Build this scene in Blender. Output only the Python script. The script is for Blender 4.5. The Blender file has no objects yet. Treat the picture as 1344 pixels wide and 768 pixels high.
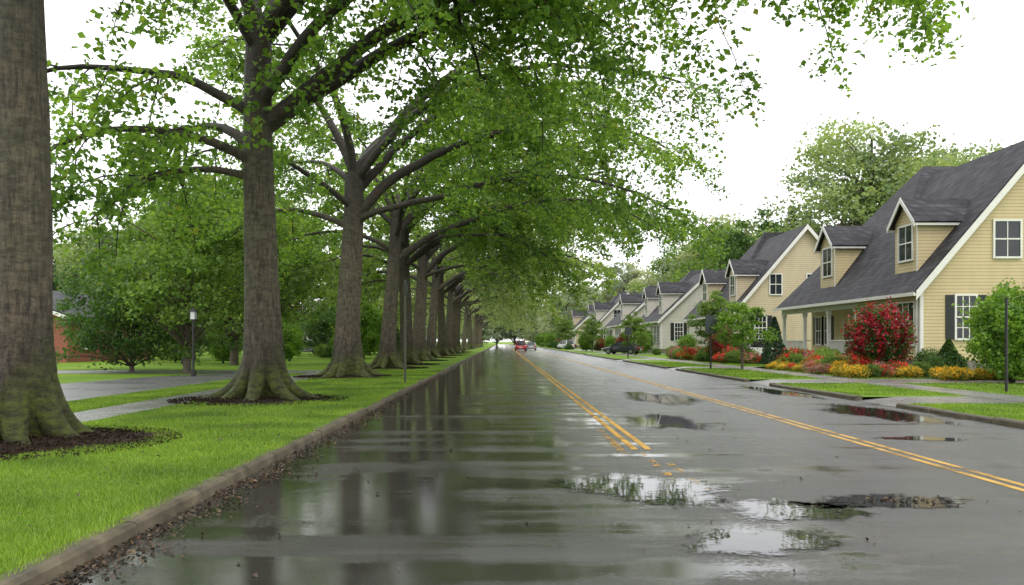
import bpy, math, random
import numpy as np
from mathutils import Vector
R=math.radians
scene=bpy.context.scene
col=scene.collection
rng=np.random.default_rng(7); random.seed(7)

# ---------------------------------------------------------------- materials
def new_mat(name):
    m=bpy.data.materials.new(name); m.use_nodes=True
    nt=m.node_tree; b=nt.nodes['Principled BSDF']
    return m,nt,b
def N(nt,t,**kw):
    n=nt.nodes.new(t)
    for k,v in kw.items(): setattr(n,k,v)
    return n
def ramp(nt,src,stops):
    r=nt.nodes.new('ShaderNodeValToRGB')
    el=r.color_ramp.elements
    while len(el)<len(stops): el.new(0.5)
    for e,(p,c) in zip(el,stops):
        e.position=p; e.color=(c[0],c[1],c[2],1) if hasattr(c,'__len__') else (c,c,c,1)
    nt.links.new(src,r.inputs[0]); return r
def mapping(nt,scale=(1,1,1),coord='Object'):
    tc=N(nt,'ShaderNodeTexCoord'); mp=N(nt,'ShaderNodeMapping')
    mp.inputs['Scale'].default_value=scale
    nt.links.new(tc.outputs[coord],mp.inputs[0]); return mp.outputs[0]
def noise(nt,vec,scale,detail=4,rough=0.55):
    n=N(nt,'ShaderNodeTexNoise'); n.inputs['Scale'].default_value=scale
    n.inputs['Detail'].default_value=detail; n.inputs['Roughness'].default_value=rough
    if vec is not None: nt.links.new(vec,n.inputs['Vector'])
    return n.outputs['Fac']
def bump(nt,h,b,strength=0.5,dist=0.02):
    n=N(nt,'ShaderNodeBump'); n.inputs['Strength'].default_value=strength; n.inputs['Distance'].default_value=dist
    nt.links.new(h,n.inputs['Height']); nt.links.new(n.outputs[0],b.inputs['Normal']); return n
def mixc(nt,f,a,b,mode='MIX'):
    n=N(nt,'ShaderNodeMix',data_type='RGBA',blend_type=mode)
    for s,v in ((0,f),(6,a),(7,b)):
        if hasattr(v,'links'): nt.links.new(v,n.inputs[s])
        else: n.inputs[s].default_value= v if s==0 else (v[0],v[1],v[2],1)
    return n.outputs[2]
def math_(nt,op,a,b=None,clamp=False):
    n=N(nt,'ShaderNodeMath',operation=op); n.use_clamp=clamp
    for i,v in enumerate((a,b)):
        if v is None: continue
        if hasattr(v,'links'): nt.links.new(v,n.inputs[i])
        else: n.inputs[i].default_value=v
    return n.outputs[0]
def simple(name,c,rough=0.6,var=0.15,scale=3,metal=0,coat=0):
    m,nt,b=new_mat(name)
    v=mapping(nt); n=noise(nt,v,scale,5)
    r=ramp(nt,n,[(0.3,[x*(1-var) for x in c]),(0.7,[min(1,x*(1+var)) for x in c])])
    nt.links.new(r.outputs[0],b.inputs['Base Color'])
    b.inputs['Roughness'].default_value=rough; b.inputs['Metallic'].default_value=metal
    b.inputs['Coat Weight'].default_value=coat
    return m
def leaf_mat(name,stops,trans=0.4,clump=0.35,rough=0.45,tint=(1.7,1.5,0.7)):
    m,nt,b=new_mat(name)
    g=N(nt,'ShaderNodeNewGeometry')
    r=ramp(nt,g.outputs['Random Per Island'],stops)
    n=noise(nt,g.outputs['Position'],clump,1)
    r2=ramp(nt,n,[(0.32,(0.62,0.66,0.72)),(0.68,(1.35,1.25,1.1))])
    c=mixc(nt,1.0,r.outputs[0],r2.outputs[0],'MULTIPLY')
    nt.links.new(c,b.inputs['Base Color']); b.inputs['Roughness'].default_value=rough
    t=N(nt,'ShaderNodeBsdfTranslucent'); 
    c2=mixc(nt,1.0,c,tint,'MULTIPLY'); nt.links.new(c2,t.inputs[0])
    mx=N(nt,'ShaderNodeMixShader'); mx.inputs[0].default_value=trans
    nt.links.new(b.outputs[0],mx.inputs[1]); nt.links.new(t.outputs[0],mx.inputs[2])
    nt.links.new(mx.outputs[0],nt.nodes['Material Output'].inputs[0])
    return m
M={}
M['leaf']=leaf_mat('maple_leaves',[(0,(0.068,0.148,0.024)),(0.5,(0.122,0.238,0.040)),(0.97,(0.19,0.34,0.07)),(1.0,(0.27,0.27,0.05))],0.58,tint=(1.8,1.65,0.85))
M['leaf_mid']=leaf_mat('maple_leaves_distant',[(0,(0.10,0.185,0.045)),(1,(0.21,0.345,0.10))],0.55,0.2)  # paler copy of the maple leaves, light distance haze mixed into the colour
M['leaf_haze_tint']=leaf_mat('maple_leaves_haze_tint',[(0,(0.17,0.245,0.12)),(1,(0.28,0.39,0.19))],0.5,0.15)  # palest maple copy for the far row: haze painted into the leaf colour
M['leaf_bg']=leaf_mat('broadleaf_leaves',[(0,(0.085,0.17,0.036)),(1,(0.19,0.315,0.08))],0.47,0.25)
M['leaf_dark']=leaf_mat('dark_leaves',[(0,(0.035,0.09,0.018)),(1,(0.08,0.18,0.032))],0.38,0.5)
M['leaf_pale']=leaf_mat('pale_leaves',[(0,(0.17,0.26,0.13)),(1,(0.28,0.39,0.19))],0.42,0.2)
M['leaf_far']=leaf_mat('hazy_leaves',[(0,(0.22,0.29,0.22)),(1,(0.33,0.41,0.30))],0.4,0.1)  # mist over the far trees is painted as pale grey-green leaf colour
M['needle']=leaf_mat('needles',[(0,(0.03,0.065,0.032)),(1,(0.06,0.12,0.055))],0.2,0.3)
M['leaf_bright']=leaf_mat('bright_leaves',[(0,(0.08,0.19,0.02)),(1,(0.20,0.36,0.05))],0.4,1.2)
M['red_fl']=leaf_mat('red_petals',[(0,(0.20,0.006,0.02)),(1,(0.42,0.02,0.045))],0.25,1.5)
M['orange_fl']=leaf_mat('orange_red_petals',[(0,(0.5,0.02,0.015)),(1,(0.68,0.06,0.05))],0.2,1.5)
M['yellow_fl']=leaf_mat('yellow_petals',[(0,(0.60,0.36,0.01)),(1,(0.8,0.55,0.03))],0.2,1.5,tint=(1.2,1.2,0.7))
M['pink_fl']=leaf_mat('pink_petals',[(0,(0.5,0.08,0.16)),(1,(0.7,0.28,0.34))],0.2,1.5,tint=(1.2,1,1))
M['blade']=leaf_mat('grass_blades',[(0,(0.11,0.205,0.020)),(0.6,(0.175,0.31,0.030)),(1,(0.28,0.40,0.065))],0.42,0.55,tint=(1.4,1.35,0.8))
M['litter']=leaf_mat('fallen_leaf_bits',[(0,(0.030,0.020,0.012)),(0.7,(0.060,0.038,0.022)),(0.96,(0.11,0.07,0.03)),(1,(0.16,0.05,0.025))],0.1,2,tint=(1,1,1))

def bark(name,c1,c2):
    m,nt,b=new_mat(name)
    n1=noise(nt,mapping(nt,(10,10,1.6)),1.7,9,0.72)
    n2=noise(nt,mapping(nt,(3,3,7)),1.5,7,0.7)
    n3=noise(nt,mapping(nt),0.8,4)
    r=ramp(nt,n1,[(0.38,c1),(0.60,c2)])
    rr=ramp(nt,n2,[(0.40,0.5),(0.58,1.2)])
    c=mixc(nt,0.75,r.outputs[0],rr.outputs[0],'MULTIPLY')
    gr=ramp(nt,n3,[(0.42,0.0),(0.60,0.5)])
    c=mixc(nt,gr.outputs[0],c,mixc(nt,1.0,(0.13,0.125,0.07),rr.outputs[0],'MULTIPLY'))
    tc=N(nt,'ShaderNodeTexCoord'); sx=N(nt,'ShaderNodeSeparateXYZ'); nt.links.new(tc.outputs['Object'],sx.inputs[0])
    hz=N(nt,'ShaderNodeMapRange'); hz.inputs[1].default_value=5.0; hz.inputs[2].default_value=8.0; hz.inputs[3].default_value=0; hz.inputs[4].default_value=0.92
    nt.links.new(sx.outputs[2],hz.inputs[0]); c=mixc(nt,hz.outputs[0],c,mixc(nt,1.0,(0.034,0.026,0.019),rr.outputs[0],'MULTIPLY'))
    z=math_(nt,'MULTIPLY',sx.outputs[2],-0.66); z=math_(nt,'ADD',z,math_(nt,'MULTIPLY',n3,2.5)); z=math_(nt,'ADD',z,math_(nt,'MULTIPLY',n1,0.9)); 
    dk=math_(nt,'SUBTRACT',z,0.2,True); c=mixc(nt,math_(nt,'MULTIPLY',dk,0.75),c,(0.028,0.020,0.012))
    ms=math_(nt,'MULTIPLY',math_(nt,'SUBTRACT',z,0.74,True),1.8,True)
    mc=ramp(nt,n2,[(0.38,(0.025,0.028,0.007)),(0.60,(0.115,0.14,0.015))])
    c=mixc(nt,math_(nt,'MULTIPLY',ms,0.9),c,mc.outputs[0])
    nt.links.new(c,b.inputs['Base Color']); b.inputs['Roughness'].default_value=0.55
    h=math_(nt,'ADD',n1,math_(nt,'MULTIPLY',n2,0.6))
    bump(nt,h,b,1.0,0.12)
    return m
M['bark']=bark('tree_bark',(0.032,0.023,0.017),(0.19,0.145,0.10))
M['bark_dark']=simple('branch_bark',(0.028,0.021,0.016),0.7,0.4,6)
M['bark_bg']=simple('grey_bark',(0.10,0.08,0.06),0.8,0.4,4)

def lawn_mat():
    m,nt,b=new_mat('lawn')
    v=mapping(nt); a=noise(nt,v,0.22,5); f=noise(nt,v,28,5,0.7)
    r=ramp(nt,f,[(0.3,(0.09,0.165,0.016)),(0.7,(0.20,0.33,0.036))])
    r2=ramp(nt,a,[(0.3,(0.68,0.80,0.7)),(0.7,(1.2,1.08,1.0))])
    c=mixc(nt,1.0,r.outputs[0],r2.outputs[0],'MULTIPLY')
    nt.links.new(c,b.inputs['Base Color']); b.inputs['Roughness'].default_value=0.85
    b.inputs['Specular IOR Level'].default_value=0.15
    bump(nt,f,b,0.8,0.04); return m
M['lawn']=lawn_mat()
def road_mat():
    m,nt,b=new_mat('wet_asphalt')
    v=mapping(nt); fine=noise(nt,v,80,3,0.8); agg=noise(nt,v,26,4,0.7)
    big=noise(nt,mapping(nt,(0.25,0.8,1)),1.0,5,0.6)
    bands=noise(nt,mapping(nt,(0.15,1.3,1)),1.0,5,0.6)
    long_=noise(nt,mapping(nt,(1.3,0.06,1)),1.0,3)
    r=ramp(nt,fine,[(0.32,(0.020,0.020,0.021)),(0.68,(0.135,0.133,0.13))])
    r2=ramp(nt,big,[(0.3,0.65),(0.7,1.2)])
    c=mixc(nt,1.0,r.outputs[0],r2.outputs[0],'MULTIPLY')
    tc=N(nt,'ShaderNodeTexCoord'); sx=N(nt,'ShaderNodeSeparateXYZ'); nt.links.new(tc.outputs['Object'],sx.inputs[0])
    mr=N(nt,'ShaderNodeMapRange'); mr.inputs[1].default_value=-2.9; mr.inputs[2].default_value=4.4
    mr.inputs[3].default_value=0.19; mr.inputs[4].default_value=-0.03; nt.links.new(sx.outputs[0],mr.inputs[0])
    w=math_(nt,'ADD',math_(nt,'MULTIPLY',bands,0.6),math_(nt,'MULTIPLY',big,0.4))
    w=math_(nt,'ADD',w,mr.outputs[0]); w=math_(nt,'ADD',w,math_(nt,'MULTIPLY',math_(nt,'SUBTRACT',long_,0.5),0.32))
    w=math_(nt,'ADD',w,math_(nt,'MULTIPLY',math_(nt,'SUBTRACT',agg,0.5),0.24))
    wr=ramp(nt,w,[(0.50,0),(0.62,1)])
    c=mixc(nt,wr.outputs[0],c,mixc(nt,1.0,c,(0.42,0.41,0.36),'MULTIPLY'))
    nt.links.new(c,b.inputs['Base Color'])
    ro=ramp(nt,wr.outputs[0],[(0,0.27),(0.5,0.13),(1,0.03)])
    nt.links.new(ro.outputs[0],b.inputs['Roughness'])
    b.inputs['IOR'].default_value=1.52
    inv=math_(nt,'SUBTRACT',0.9,math_(nt,'MULTIPLY',wr.outputs[0],0.87))
    bn=N(nt,'ShaderNodeBump'); bn.inputs['Distance'].default_value=0.010
    nt.links.new(inv,bn.inputs['Strength']); nt.links.new(fine,bn.inputs['Height'])
    rip=noise(nt,mapping(nt,(1,2.5,1)),2.2,2)
    bn2=N(nt,'ShaderNodeBump'); bn2.inputs['Distance'].default_value=0.02; bn2.inputs['Strength'].default_value=0.05
    nt.links.new(rip,bn2.inputs['Height']); nt.links.new(bn2.outputs[0],bn.inputs['Normal'])
    nt.links.new(bn.outputs[0],b.inputs['Normal'])
    return m
M['road']=road_mat()
def water_mat():
    m,nt,b=new_mat('puddle_water')
    v=mapping(nt); n=noise(nt,v,60,3,0.7)
    r=ramp(nt,n,[(0.35,(0.012,0.013,0.012)),(0.7,(0.045,0.045,0.043))])
    nt.links.new(r.outputs[0],b.inputs['Base Color']); b.inputs['Roughness'].default_value=0.015; b.inputs['IOR'].default_value=1.36
    bump(nt,noise(nt,v,4,3),b,0.04,0.02)
    at=N(nt,'ShaderNodeAttribute'); at.attribute_name='edge'
    g=noise(nt,v,7,6,0.75)
    f=math_(nt,'ADD',at.outputs['Fac'],math_(nt,'MULTIPLY',math_(nt,'SUBTRACT',g,0.5),1.8))
    rp=ramp(nt,f,[(0.12,0),(0.36,1)])
    tr=N(nt,'ShaderNodeBsdfTransparent'); mx=N(nt,'ShaderNodeMixShader')
    nt.links.new(rp.outputs[0],mx.inputs[0]); nt.links.new(tr.outputs[0],mx.inputs[1]); nt.links.new(b.outputs[0],mx.inputs[2])
    nt.links.new(mx.outputs[0],nt.nodes['Material Output'].inputs[0])
    return m
M['water']=water_mat()
def concrete(name,c,rough=0.35,sc=2.0,lo=0.55,spec=0.5):
    m,nt,b=new_mat(name)
    v=mapping(nt); n=noise(nt,v,sc,7,0.6); f=noise(nt,v,60,3)
    r=ramp(nt,n,[(0.3,[x*lo for x in c]),(0.7,c)])
    c2=mixc(nt,0.5,r.outputs[0],ramp(nt,f,[(0.3,0.7),(0.7,1.2)]).outputs[0],'MULTIPLY')
    nt.links.new(c2,b.inputs['Base Color'])
    nt.links.new(ramp(nt,n,[(0.35,rough*0.8),(0.65,rough*1.2)]).outputs[0],b.inputs['Roughness'])
    b.inputs['Specular IOR Level'].default_value=spec
    bump(nt,f,b,0.35,0.008); return m
M['path']=concrete('wet_concrete',(0.23,0.225,0.215),0.26,0.7,0.75)
M['lane']=concrete('side_asphalt',(0.18,0.18,0.18),0.3,0.5,0.8)
M['kerb']=concrete('kerb_concrete',(0.145,0.118,0.075),0.6,3.5,0.25)
M['mulch']=concrete('mulch',(0.034,0.020,0.013),0.9,9,0.5,0.2)
def paint_mat(name,lo,hi,sf,sg,c1,c2,rough):
    m,nt,b=new_mat(name)
    v=mapping(nt); f=noise(nt,v,sf,5,0.75); g=noise(nt,v,sg,4)
    s=math_(nt,'ADD',math_(nt,'MULTIPLY',f,0.55),math_(nt,'MULTIPLY',g,0.45))
    r=ramp(nt,g,[(0.3,c1),(0.7,c2)])
    nt.links.new(r.outputs[0],b.inputs['Base Color']); b.inputs['Roughness'].default_value=rough
    b.inputs['Specular IOR Level'].default_value=0.3
    k=ramp(nt,s,[(lo,0),(hi,1)]); tr=N(nt,'ShaderNodeBsdfTransparent'); mx=N(nt,'ShaderNodeMixShader')
    nt.links.new(k.outputs[0],mx.inputs[0]); nt.links.new(tr.outputs[0],mx.inputs[1]); nt.links.new(b.outputs[0],mx.inputs[2])
    nt.links.new(mx.outputs[0],nt.nodes['Material Output'].inputs[0]); return m
M['paint']=paint_mat('yellow_road_paint',0.40,0.49,40,2.2,(0.42,0.22,0.018),(0.58,0.34,0.045),0.5)
M['worn']=paint_mat('worn_road_paint',0.52,0.56,16,2.6,(0.42,0.22,0.015),(0.55,0.3,0.03),0.5)
def siding(name,c):
    m,nt,b=new_mat(name)
    tc=N(nt,'ShaderNodeTexCoord'); sx=N(nt,'ShaderNodeSeparateXYZ'); nt.links.new(tc.outputs['Object'],sx.inputs[0])
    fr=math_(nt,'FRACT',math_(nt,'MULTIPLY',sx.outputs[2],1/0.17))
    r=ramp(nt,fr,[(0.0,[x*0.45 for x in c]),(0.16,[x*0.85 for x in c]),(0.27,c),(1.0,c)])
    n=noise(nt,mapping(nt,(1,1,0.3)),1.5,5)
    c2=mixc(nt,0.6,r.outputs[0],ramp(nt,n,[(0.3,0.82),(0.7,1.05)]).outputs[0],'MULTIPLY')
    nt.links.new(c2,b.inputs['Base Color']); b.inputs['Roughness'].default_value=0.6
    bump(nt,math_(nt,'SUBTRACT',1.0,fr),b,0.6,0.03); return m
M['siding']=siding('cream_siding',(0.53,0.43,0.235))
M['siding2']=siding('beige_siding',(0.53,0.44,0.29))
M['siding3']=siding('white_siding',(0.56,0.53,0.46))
def roof_mat():
    m,nt,b=new_mat('asphalt_shingles')
    br=N(nt,'ShaderNodeTexBrick'); br.inputs['Scale'].default_value=1.0
    br.inputs['Brick Width'].default_value=0.45; br.inputs['Row Height'].default_value=0.24; br.inputs['Mortar Size'].default_value=0.016
    br.inputs['Color1'].default_value=(0.014,0.014,0.018,1); br.inputs['Color2'].default_value=(0.05,0.048,0.056,1); br.inputs['Mortar'].default_value=(0.008,0.008,0.01,1)
    tc=N(nt,'ShaderNodeTexCoord'); sx=N(nt,'ShaderNodeSeparateXYZ'); nt.links.new(tc.outputs['Object'],sx.inputs[0])
    cb=N(nt,'ShaderNodeCombineXYZ'); nt.links.new(math_(nt,'ADD',sx.outputs[0],sx.outputs[1]),cb.inputs[0]); nt.links.new(sx.outputs[2],cb.inputs[1])
    nt.links.new(cb.outputs[0],br.inputs['Vector'])
    n=noise(nt,mapping(nt),0.8,5)
    c=mixc(nt,0.8,br.outputs[0],ramp(nt,n,[(0.3,0.6),(0.7,1.4)]).outputs[0],'MULTIPLY')
    nt.links.new(c,b.inputs['Base Color']); b.inputs['Roughness'].default_value=0.7; b.inputs['Specular IOR Level'].default_value=0.35
    return m
M['roof']=roof_mat()
M['trim']=simple('white_trim',(0.70,0.69,0.65),0.45,0.06,2)
M['glass']=simple('window_glass',(0.025,0.03,0.035),0.05,0.5,0.6)
M['shutter']=simple('dark_shutter',(0.015,0.018,0.02),0.5)
M['door']=simple('front_door',(0.10,0.02,0.015),0.4)
M['found']=concrete('foundation',(0.25,0.22,0.19),0.9)
M['black']=simple('black_metal',(0.012,0.012,0.013),0.4)
M['postgreen']=simple('weathered_post',(0.07,0.075,0.05),0.6)
M['signback']=simple('sign_back',(0.03,0.04,0.04),0.5)
M['brick']=simple('brick',(0.26,0.09,0.06),0.8,0.3,12)
M['tyre']=simple('tyre_rubber',(0.015,0.015,0.015),0.8)
M['rim']=simple('alloy_rim',(0.4,0.4,0.42),0.3,0.1,3,0.8)
M['tail']=simple('tail_light',(0.5,0.01,0.01),0.2)
M['head']=simple('head_light',(0.7,0.7,0.7),0.1)
M['chrome']=simple('number_plate',(0.6,0.6,0.6),0.4)
def carpaint(n,c): return simple(n,c,0.22,0.05,1,0,0.8)
M['car_red']=carpaint('red_paint',(0.38,0.015,0.02)); M['car_white']=carpaint('white_paint',(0.65,0.65,0.65))
M['car_dark']=carpaint('dark_paint',(0.02,0.022,0.03)); M['car_silver']=carpaint('silver_paint',(0.32,0.33,0.35))

# ---------------------------------------------------------------- mesh helpers
def mesh_big(name,verts,faces,mats,mi=None,smooth=False):
    me=bpy.data.meshes.new(name)
    verts=np.asarray(verts,dtype=np.float32)
    me.vertices.add(len(verts)); me.vertices.foreach_set('co',verts.ravel())
    loops=np.concatenate([f.ravel() for f in faces]).astype(np.int32)
    ks=np.concatenate([np.full(len(f),f.shape[1]) for f in faces])
    st=np.concatenate([[0],np.cumsum(ks)[:-1]]).astype(np.int32)
    me.loops.add(len(loops)); me.loops.foreach_set('vertex_index',loops)
    me.polygons.add(len(ks)); me.polygons.foreach_set('loop_start',st)
    if mi is not None: me.polygons.foreach_set('material_index',np.asarray(mi,dtype=np.int32))
    me.polygons.foreach_set('use_smooth',np.full(len(ks),smooth))
    for m in mats: me.materials.append(m)
    me.update(calc_edges=True); return me
def add(name,me,loc=(0,0,0),parent=None,rot=(0,0,0),scale=(1,1,1)):
    o=bpy.data.objects.new(name,me); col.objects.link(o)
    o.location=loc; o.rotation_euler=rot; o.scale=scale
    if parent: o.parent=parent
    return o
def empty(name,loc,rot=(0,0,0),scale=(1,1,1)):
    o=bpy.data.objects.new(name,None); o.empty_display_size=0.3; col.objects.link(o)
    o.location=loc; o.rotation_euler=rot; o.scale=scale; return o
def nrm(a): return a/np.maximum(np.linalg.norm(a,axis=-1,keepdims=True),1e-9)
def leaves(P,size,up=0.8,aspect=0.75,fold=0.18,var=0.35,rg=rng):
    n=len(P); s=(size*(1+var*(rg.random(n)*2-1)))[:,None]
    nn=nrm(rg.normal(size=(n,3))*0.6+np.array([0,0,up]))
    d=rg.normal(size=(n,3)); d[:,2]-=0.5; d=nrm(d-nn*(d*nn).sum(1,keepdims=True))
    q=np.cross(nn,d)
    v=np.stack([P-d*s*0.5, P+q*s*aspect*0.5+nn*s*fold-d*s*0.08, P+d*s*0.5-nn*s*0.08, P-q*s*aspect*0.5+nn*s*fold-d*s*0.08],1).reshape(-1,3)
    f=np.arange(n*4).reshape(-1,4); return v,f
def tube(path,rad,sides):
    path=np.asarray(path,float); rad=np.asarray(rad,float); m=len(path)
    t=np.gradient(path,axis=0); t=nrm(t)
    ref=np.where(np.abs(t[:,2:3])>0.9,np.array([[1.,0,0]]),np.array([[0,0,1.]]))
    ref=np.tile(ref[m//2],(m,1))
    a=nrm(np.cross(t,ref)); b=np.cross(t,a)
    th=np.linspace(0,2*math.pi,sides,endpoint=False)
    v=path[:,None]+rad[:,None,None]*(np.cos(th)[None,:,None]*a[:,None]+np.sin(th)[None,:,None]*b[:,None])
    i=np.arange(m-1)[:,None]*sides; j=np.arange(sides)[None]; j2=(j+1)%sides
    f=np.stack([i+j,i+j2,i+sides+j2,i+sides+j],-1).reshape(-1,4)
    return v.reshape(-1,3),f
class Acc:
    def __init__(s): s.v=[];s.f=[];s.n=0
    def add(s,v,f): s.v.append(v); s.f.append(f+s.n); s.n+=len(v)
    def get(s): return np.concatenate(s.v),[np.concatenate(s.f)]
def dirv(az,el): return np.array([math.cos(el)*math.cos(az),math.cos(el)*math.sin(az),math.sin(el)])
def curve(p,az,e0,e1,L,step,rg,wob=0.12,pw=1.0):
    n=max(2,int(L/step)); pts=[np.array(p,float)]; a=az; w=0
    for i in range(n):
        t=((i+0.5)/n)**pw; e=e0+(e1-e0)*t+w
        w=w*0.7+rg.normal()*wob*0.6; a+=rg.normal()*wob
        pts.append(pts[-1]+dirv(a,e)*(L/n))
    return np.array(pts)

def street_tree(seed,limbs,leaders,trunk_top,r0=0.47,lean=(0,0),leaf=0.175,dens=1.0,name='tree',bare=0.27):
    rg=np.random.default_rng(seed)
    wood=Acc(); twig=Acc(); tw2=Acc(); LP=[]
    nz=58; sides=64
    zs=np.concatenate([np.linspace(-0.1,1.8,34),np.linspace(1.95,trunk_top,nz-34)])
    th=np.linspace(0,2*math.pi,sides,endpoint=False)
    ph=rg.random(8)*6.28; V=[]
    def center(z): 
        zz=max(z,0); return np.array([lean[0]*(zz/10)**1.5+0.07*math.sin(zz*0.5+ph[0]), lean[1]*(zz/10)**1.5+0.07*math.sin(zz*0.43+ph[1]),z])
    def rad(z): return r0*(1.04-0.030*max(z,0))
    nr=8; ra=[k*2*math.pi/nr+rg.normal()*0.22 for k in range(nr)]; rm=[rg.uniform(0.6,1.5) for k in range(nr)]; tw=[rg.normal()*0.25 for k in range(nr)]
    for z in zs:
        zc=max(z,0)
        sm=0.22*math.exp(-zc/0.35)+0.20*math.exp(-zc/1.1)
        rid=np.zeros(sides)
        for k in range(nr):
            dd=np.angle(np.exp(1j*(th-ra[k]-tw[k]*zc))); wd=0.17+0.10*min(zc,1.2); rid=np.maximum(rid,rm[k]*np.exp(-(dd/wd)**2))
        rg_=(rid-0.25)*(1.6*math.exp(-zc/0.24)+0.55*math.exp(-zc/0.8)+0.06*math.exp(-zc/2.5))
        rr=rad(z)*(1+sm+rg_+0.035*np.cos(4*th+ph[5]+z*0.2)+0.025*np.cos(7*th+ph[6]-z*0.3)+0.012*rg.normal(size=sides))
        c=center(z)
        V.append(np.stack([c[0]+rr*np.cos(th),c[1]+rr*np.sin(th),np.full(sides,z)],-1))
    V=np.concatenate(V); i=np.arange(len(zs)-1)[:,None]*sides; j=np.arange(sides)[None]; j2=(j+1)%sides
    wood.add(V,np.stack([i+j,i+j2,i+sides+j2,i+sides+j],-1).reshape(-1,4))
    c0=center(0)
    for k in range(nr):
        a=ra[k]; Lr=rg.uniform(1.25,1.75)*r0/0.43*(0.75+0.25*rm[k]); t=np.linspace(0,1,9)
        ang=a+tw[k]*0.5*(1-t)+rg.normal()*0.25*t**2
        rad_=r0*0.75+(Lr-r0*0.75)*t; zz=0.85*np.exp(-t*3.4)-0.03-0.10*t**2
        path=np.stack([c0[0]+rad_*np.cos(ang),c0[1]+rad_*np.sin(ang),zz],-1)
        wood.add(*tube(path,0.19*(1-t)**0.8+0.045,9))
    def level2(p,az,el,L):
        pts=curve(p,az,el,el-1.0,L,0.22,rg,0.2)
        tw2.add(*tube(pts,np.linspace(0.011,0.004,len(pts)),3))
        k=int(L*29*dens)
        t=rg.random(k)**0.8*(len(pts)-1); i0=np.minimum(t.astype(int),len(pts)-2); fr=(t-i0)[:,None]
        P=pts[i0]*(1-fr)+pts[i0+1]*fr
        off=rg.normal(size=(k,3))*np.array([0.17,0.17,0.13]); off[:,2]-=0.09
        LP.append(P+off)
    def level1(p,az,el,L,r):
        pts=curve(p,az,el,el-1.05,L,0.4,rg,0.13)
        twig.add(*tube(pts,np.linspace(r,0.012,len(pts)),4))
        d=0.35; s=1
        while d<L:
            t=d/L*(len(pts)-1); i0=min(int(t),len(pts)-2); q=pts[i0]+(pts[i0+1]-pts[i0])*(t-i0)
            dd=pts[i0+1]-pts[i0]; a=math.atan2(dd[1],dd[0])
            level2(q,a+s*rg.uniform(0.5,1.3),rg.uniform(-0.5,0.45),rg.uniform(0.6,1.5)*(1-0.3*d/L))
            s=-s; d+=rg.uniform(0.24,0.46)
        level2(pts[-1],az,-0.2,0.9)
    def limb(p,az,e0,e1,L,r,bare=bare,pw=1.0):
        pts=curve(p,az,e0,e1,L,0.55,rg,0.095,pw)
        rr=r*(1-np.linspace(0,1,len(pts))**0.8*0.88)+0.014
        wood.add(*tube(pts,rr,9))
        d=L*bare; s=1
        while d<L:
            t=d/L*(len(pts)-1); i0=min(int(t),len(pts)-2); q=pts[i0]+(pts[i0+1]-pts[i0])*(t-i0)
            dd=pts[i0+1]-pts[i0]; a=math.atan2(dd[1],dd[0]); e=math.asin(np.clip(dd[2]/np.linalg.norm(dd),-1,1))
            Ls=(1.6+0.22*L*(1-0.6*d/L))*rg.uniform(0.7,1.25)
            level1(q,a+s*rg.uniform(0.5,1.2),min(e,0.7)*0.5+rg.uniform(-0.45,0.45),Ls,0.038*(1-0.4*d/L))
            s=-s; d+=rg.uniform(0.55,0.95)
        level1(pts[-1],az,0.0,1.8,0.02)
    for (z,azd,e0,e1,L,r) in limbs: limb(center(z),R(azd),R(e0),R(e1),L,r)
    ct=center(trunk_top-0.15)
    for (azd,e0,e1,L,r) in leaders: limb(ct,R(azd),R(e0),R(e1),L,r,0.24)
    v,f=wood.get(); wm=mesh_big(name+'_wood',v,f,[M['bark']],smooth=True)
    v1,f1=twig.get(); tl=mesh_big(name+'_twigs_far',v1,f1,[M['bark_dark']],smooth=True)
    v2,f2=tw2.get(); tm=mesh_big(name+'_twigs',np.concatenate([v1,v2]),[np.concatenate([f1[0],f2[0]+len(v1)])],[M['bark_dark']],smooth=True)
    P=np.concatenate(LP)
    v,f=leaves(P,leaf,0.75,0.8,rg=rg); lm=mesh_big(name+'_leaves',v,[f],[M['leaf']])
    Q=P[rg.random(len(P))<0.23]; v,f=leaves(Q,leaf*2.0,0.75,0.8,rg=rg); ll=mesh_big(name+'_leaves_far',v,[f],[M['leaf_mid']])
    print(name,'leaves',len(P))
    return (wm,tm,lm),(wm,tl,ll)
def place_tree(kind,name,loc,rot=0,scale=(1,1,1),haze=False):
    e=empty(name,loc,(0,0,rot),scale)
    add('trunk_and_limbs',kind[0],parent=e); add('twigs',kind[1],parent=e); o=add('foliage',kind[2],parent=e)
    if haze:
        o.material_slots[0].link='OBJECT'; o.material_slots[0].material=M['leaf_haze_tint']
    return e
T_A=street_tree(11,[(6.3,150,40,-30,6.5,0.15),(6.8,22,40,-18,17,0.20),(6.0,215,28,-45,6,0.13),(7.4,-40,48,-12,14,0.17),(8.0,95,45,-15,9,0.15),
     (6.9,-8,38,-24,19,0.21),(7.2,185,38,-35,6.8,0.14),(8.8,250,48,-15,8,0.14),(5.6,172,22,-50,5,0.10),(9.0,4,50,-18,20,0.16)],
     [(10,66,5,17,0.24),(130,72,20,9,0.22),(240,75,20,9,0.2),(-35,55,-8,16,0.22),(55,60,-8,13,0.18)],9.3,0.43,name='tA')
T_B=street_tree(23,[(6.6,10,50,-20,16,0.24),(6.2,170,32,-40,7,0.14),(7.6,35,56,-12,15,0.2),(7.0,230,38,-25,8,0.14),(8.2,-30,48,-22,15,0.19),(7.8,120,45,-15,8,0.15),(6.4,-14,34,-26,14,0.15)],
     [(0,60,-8,17,0.26),(150,74,20,9,0.22),(260,70,10,10,0.2),(60,60,0,13,0.2)],8.6,0.49,lean=(0.2,0),name='tB',bare=0.30)
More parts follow.
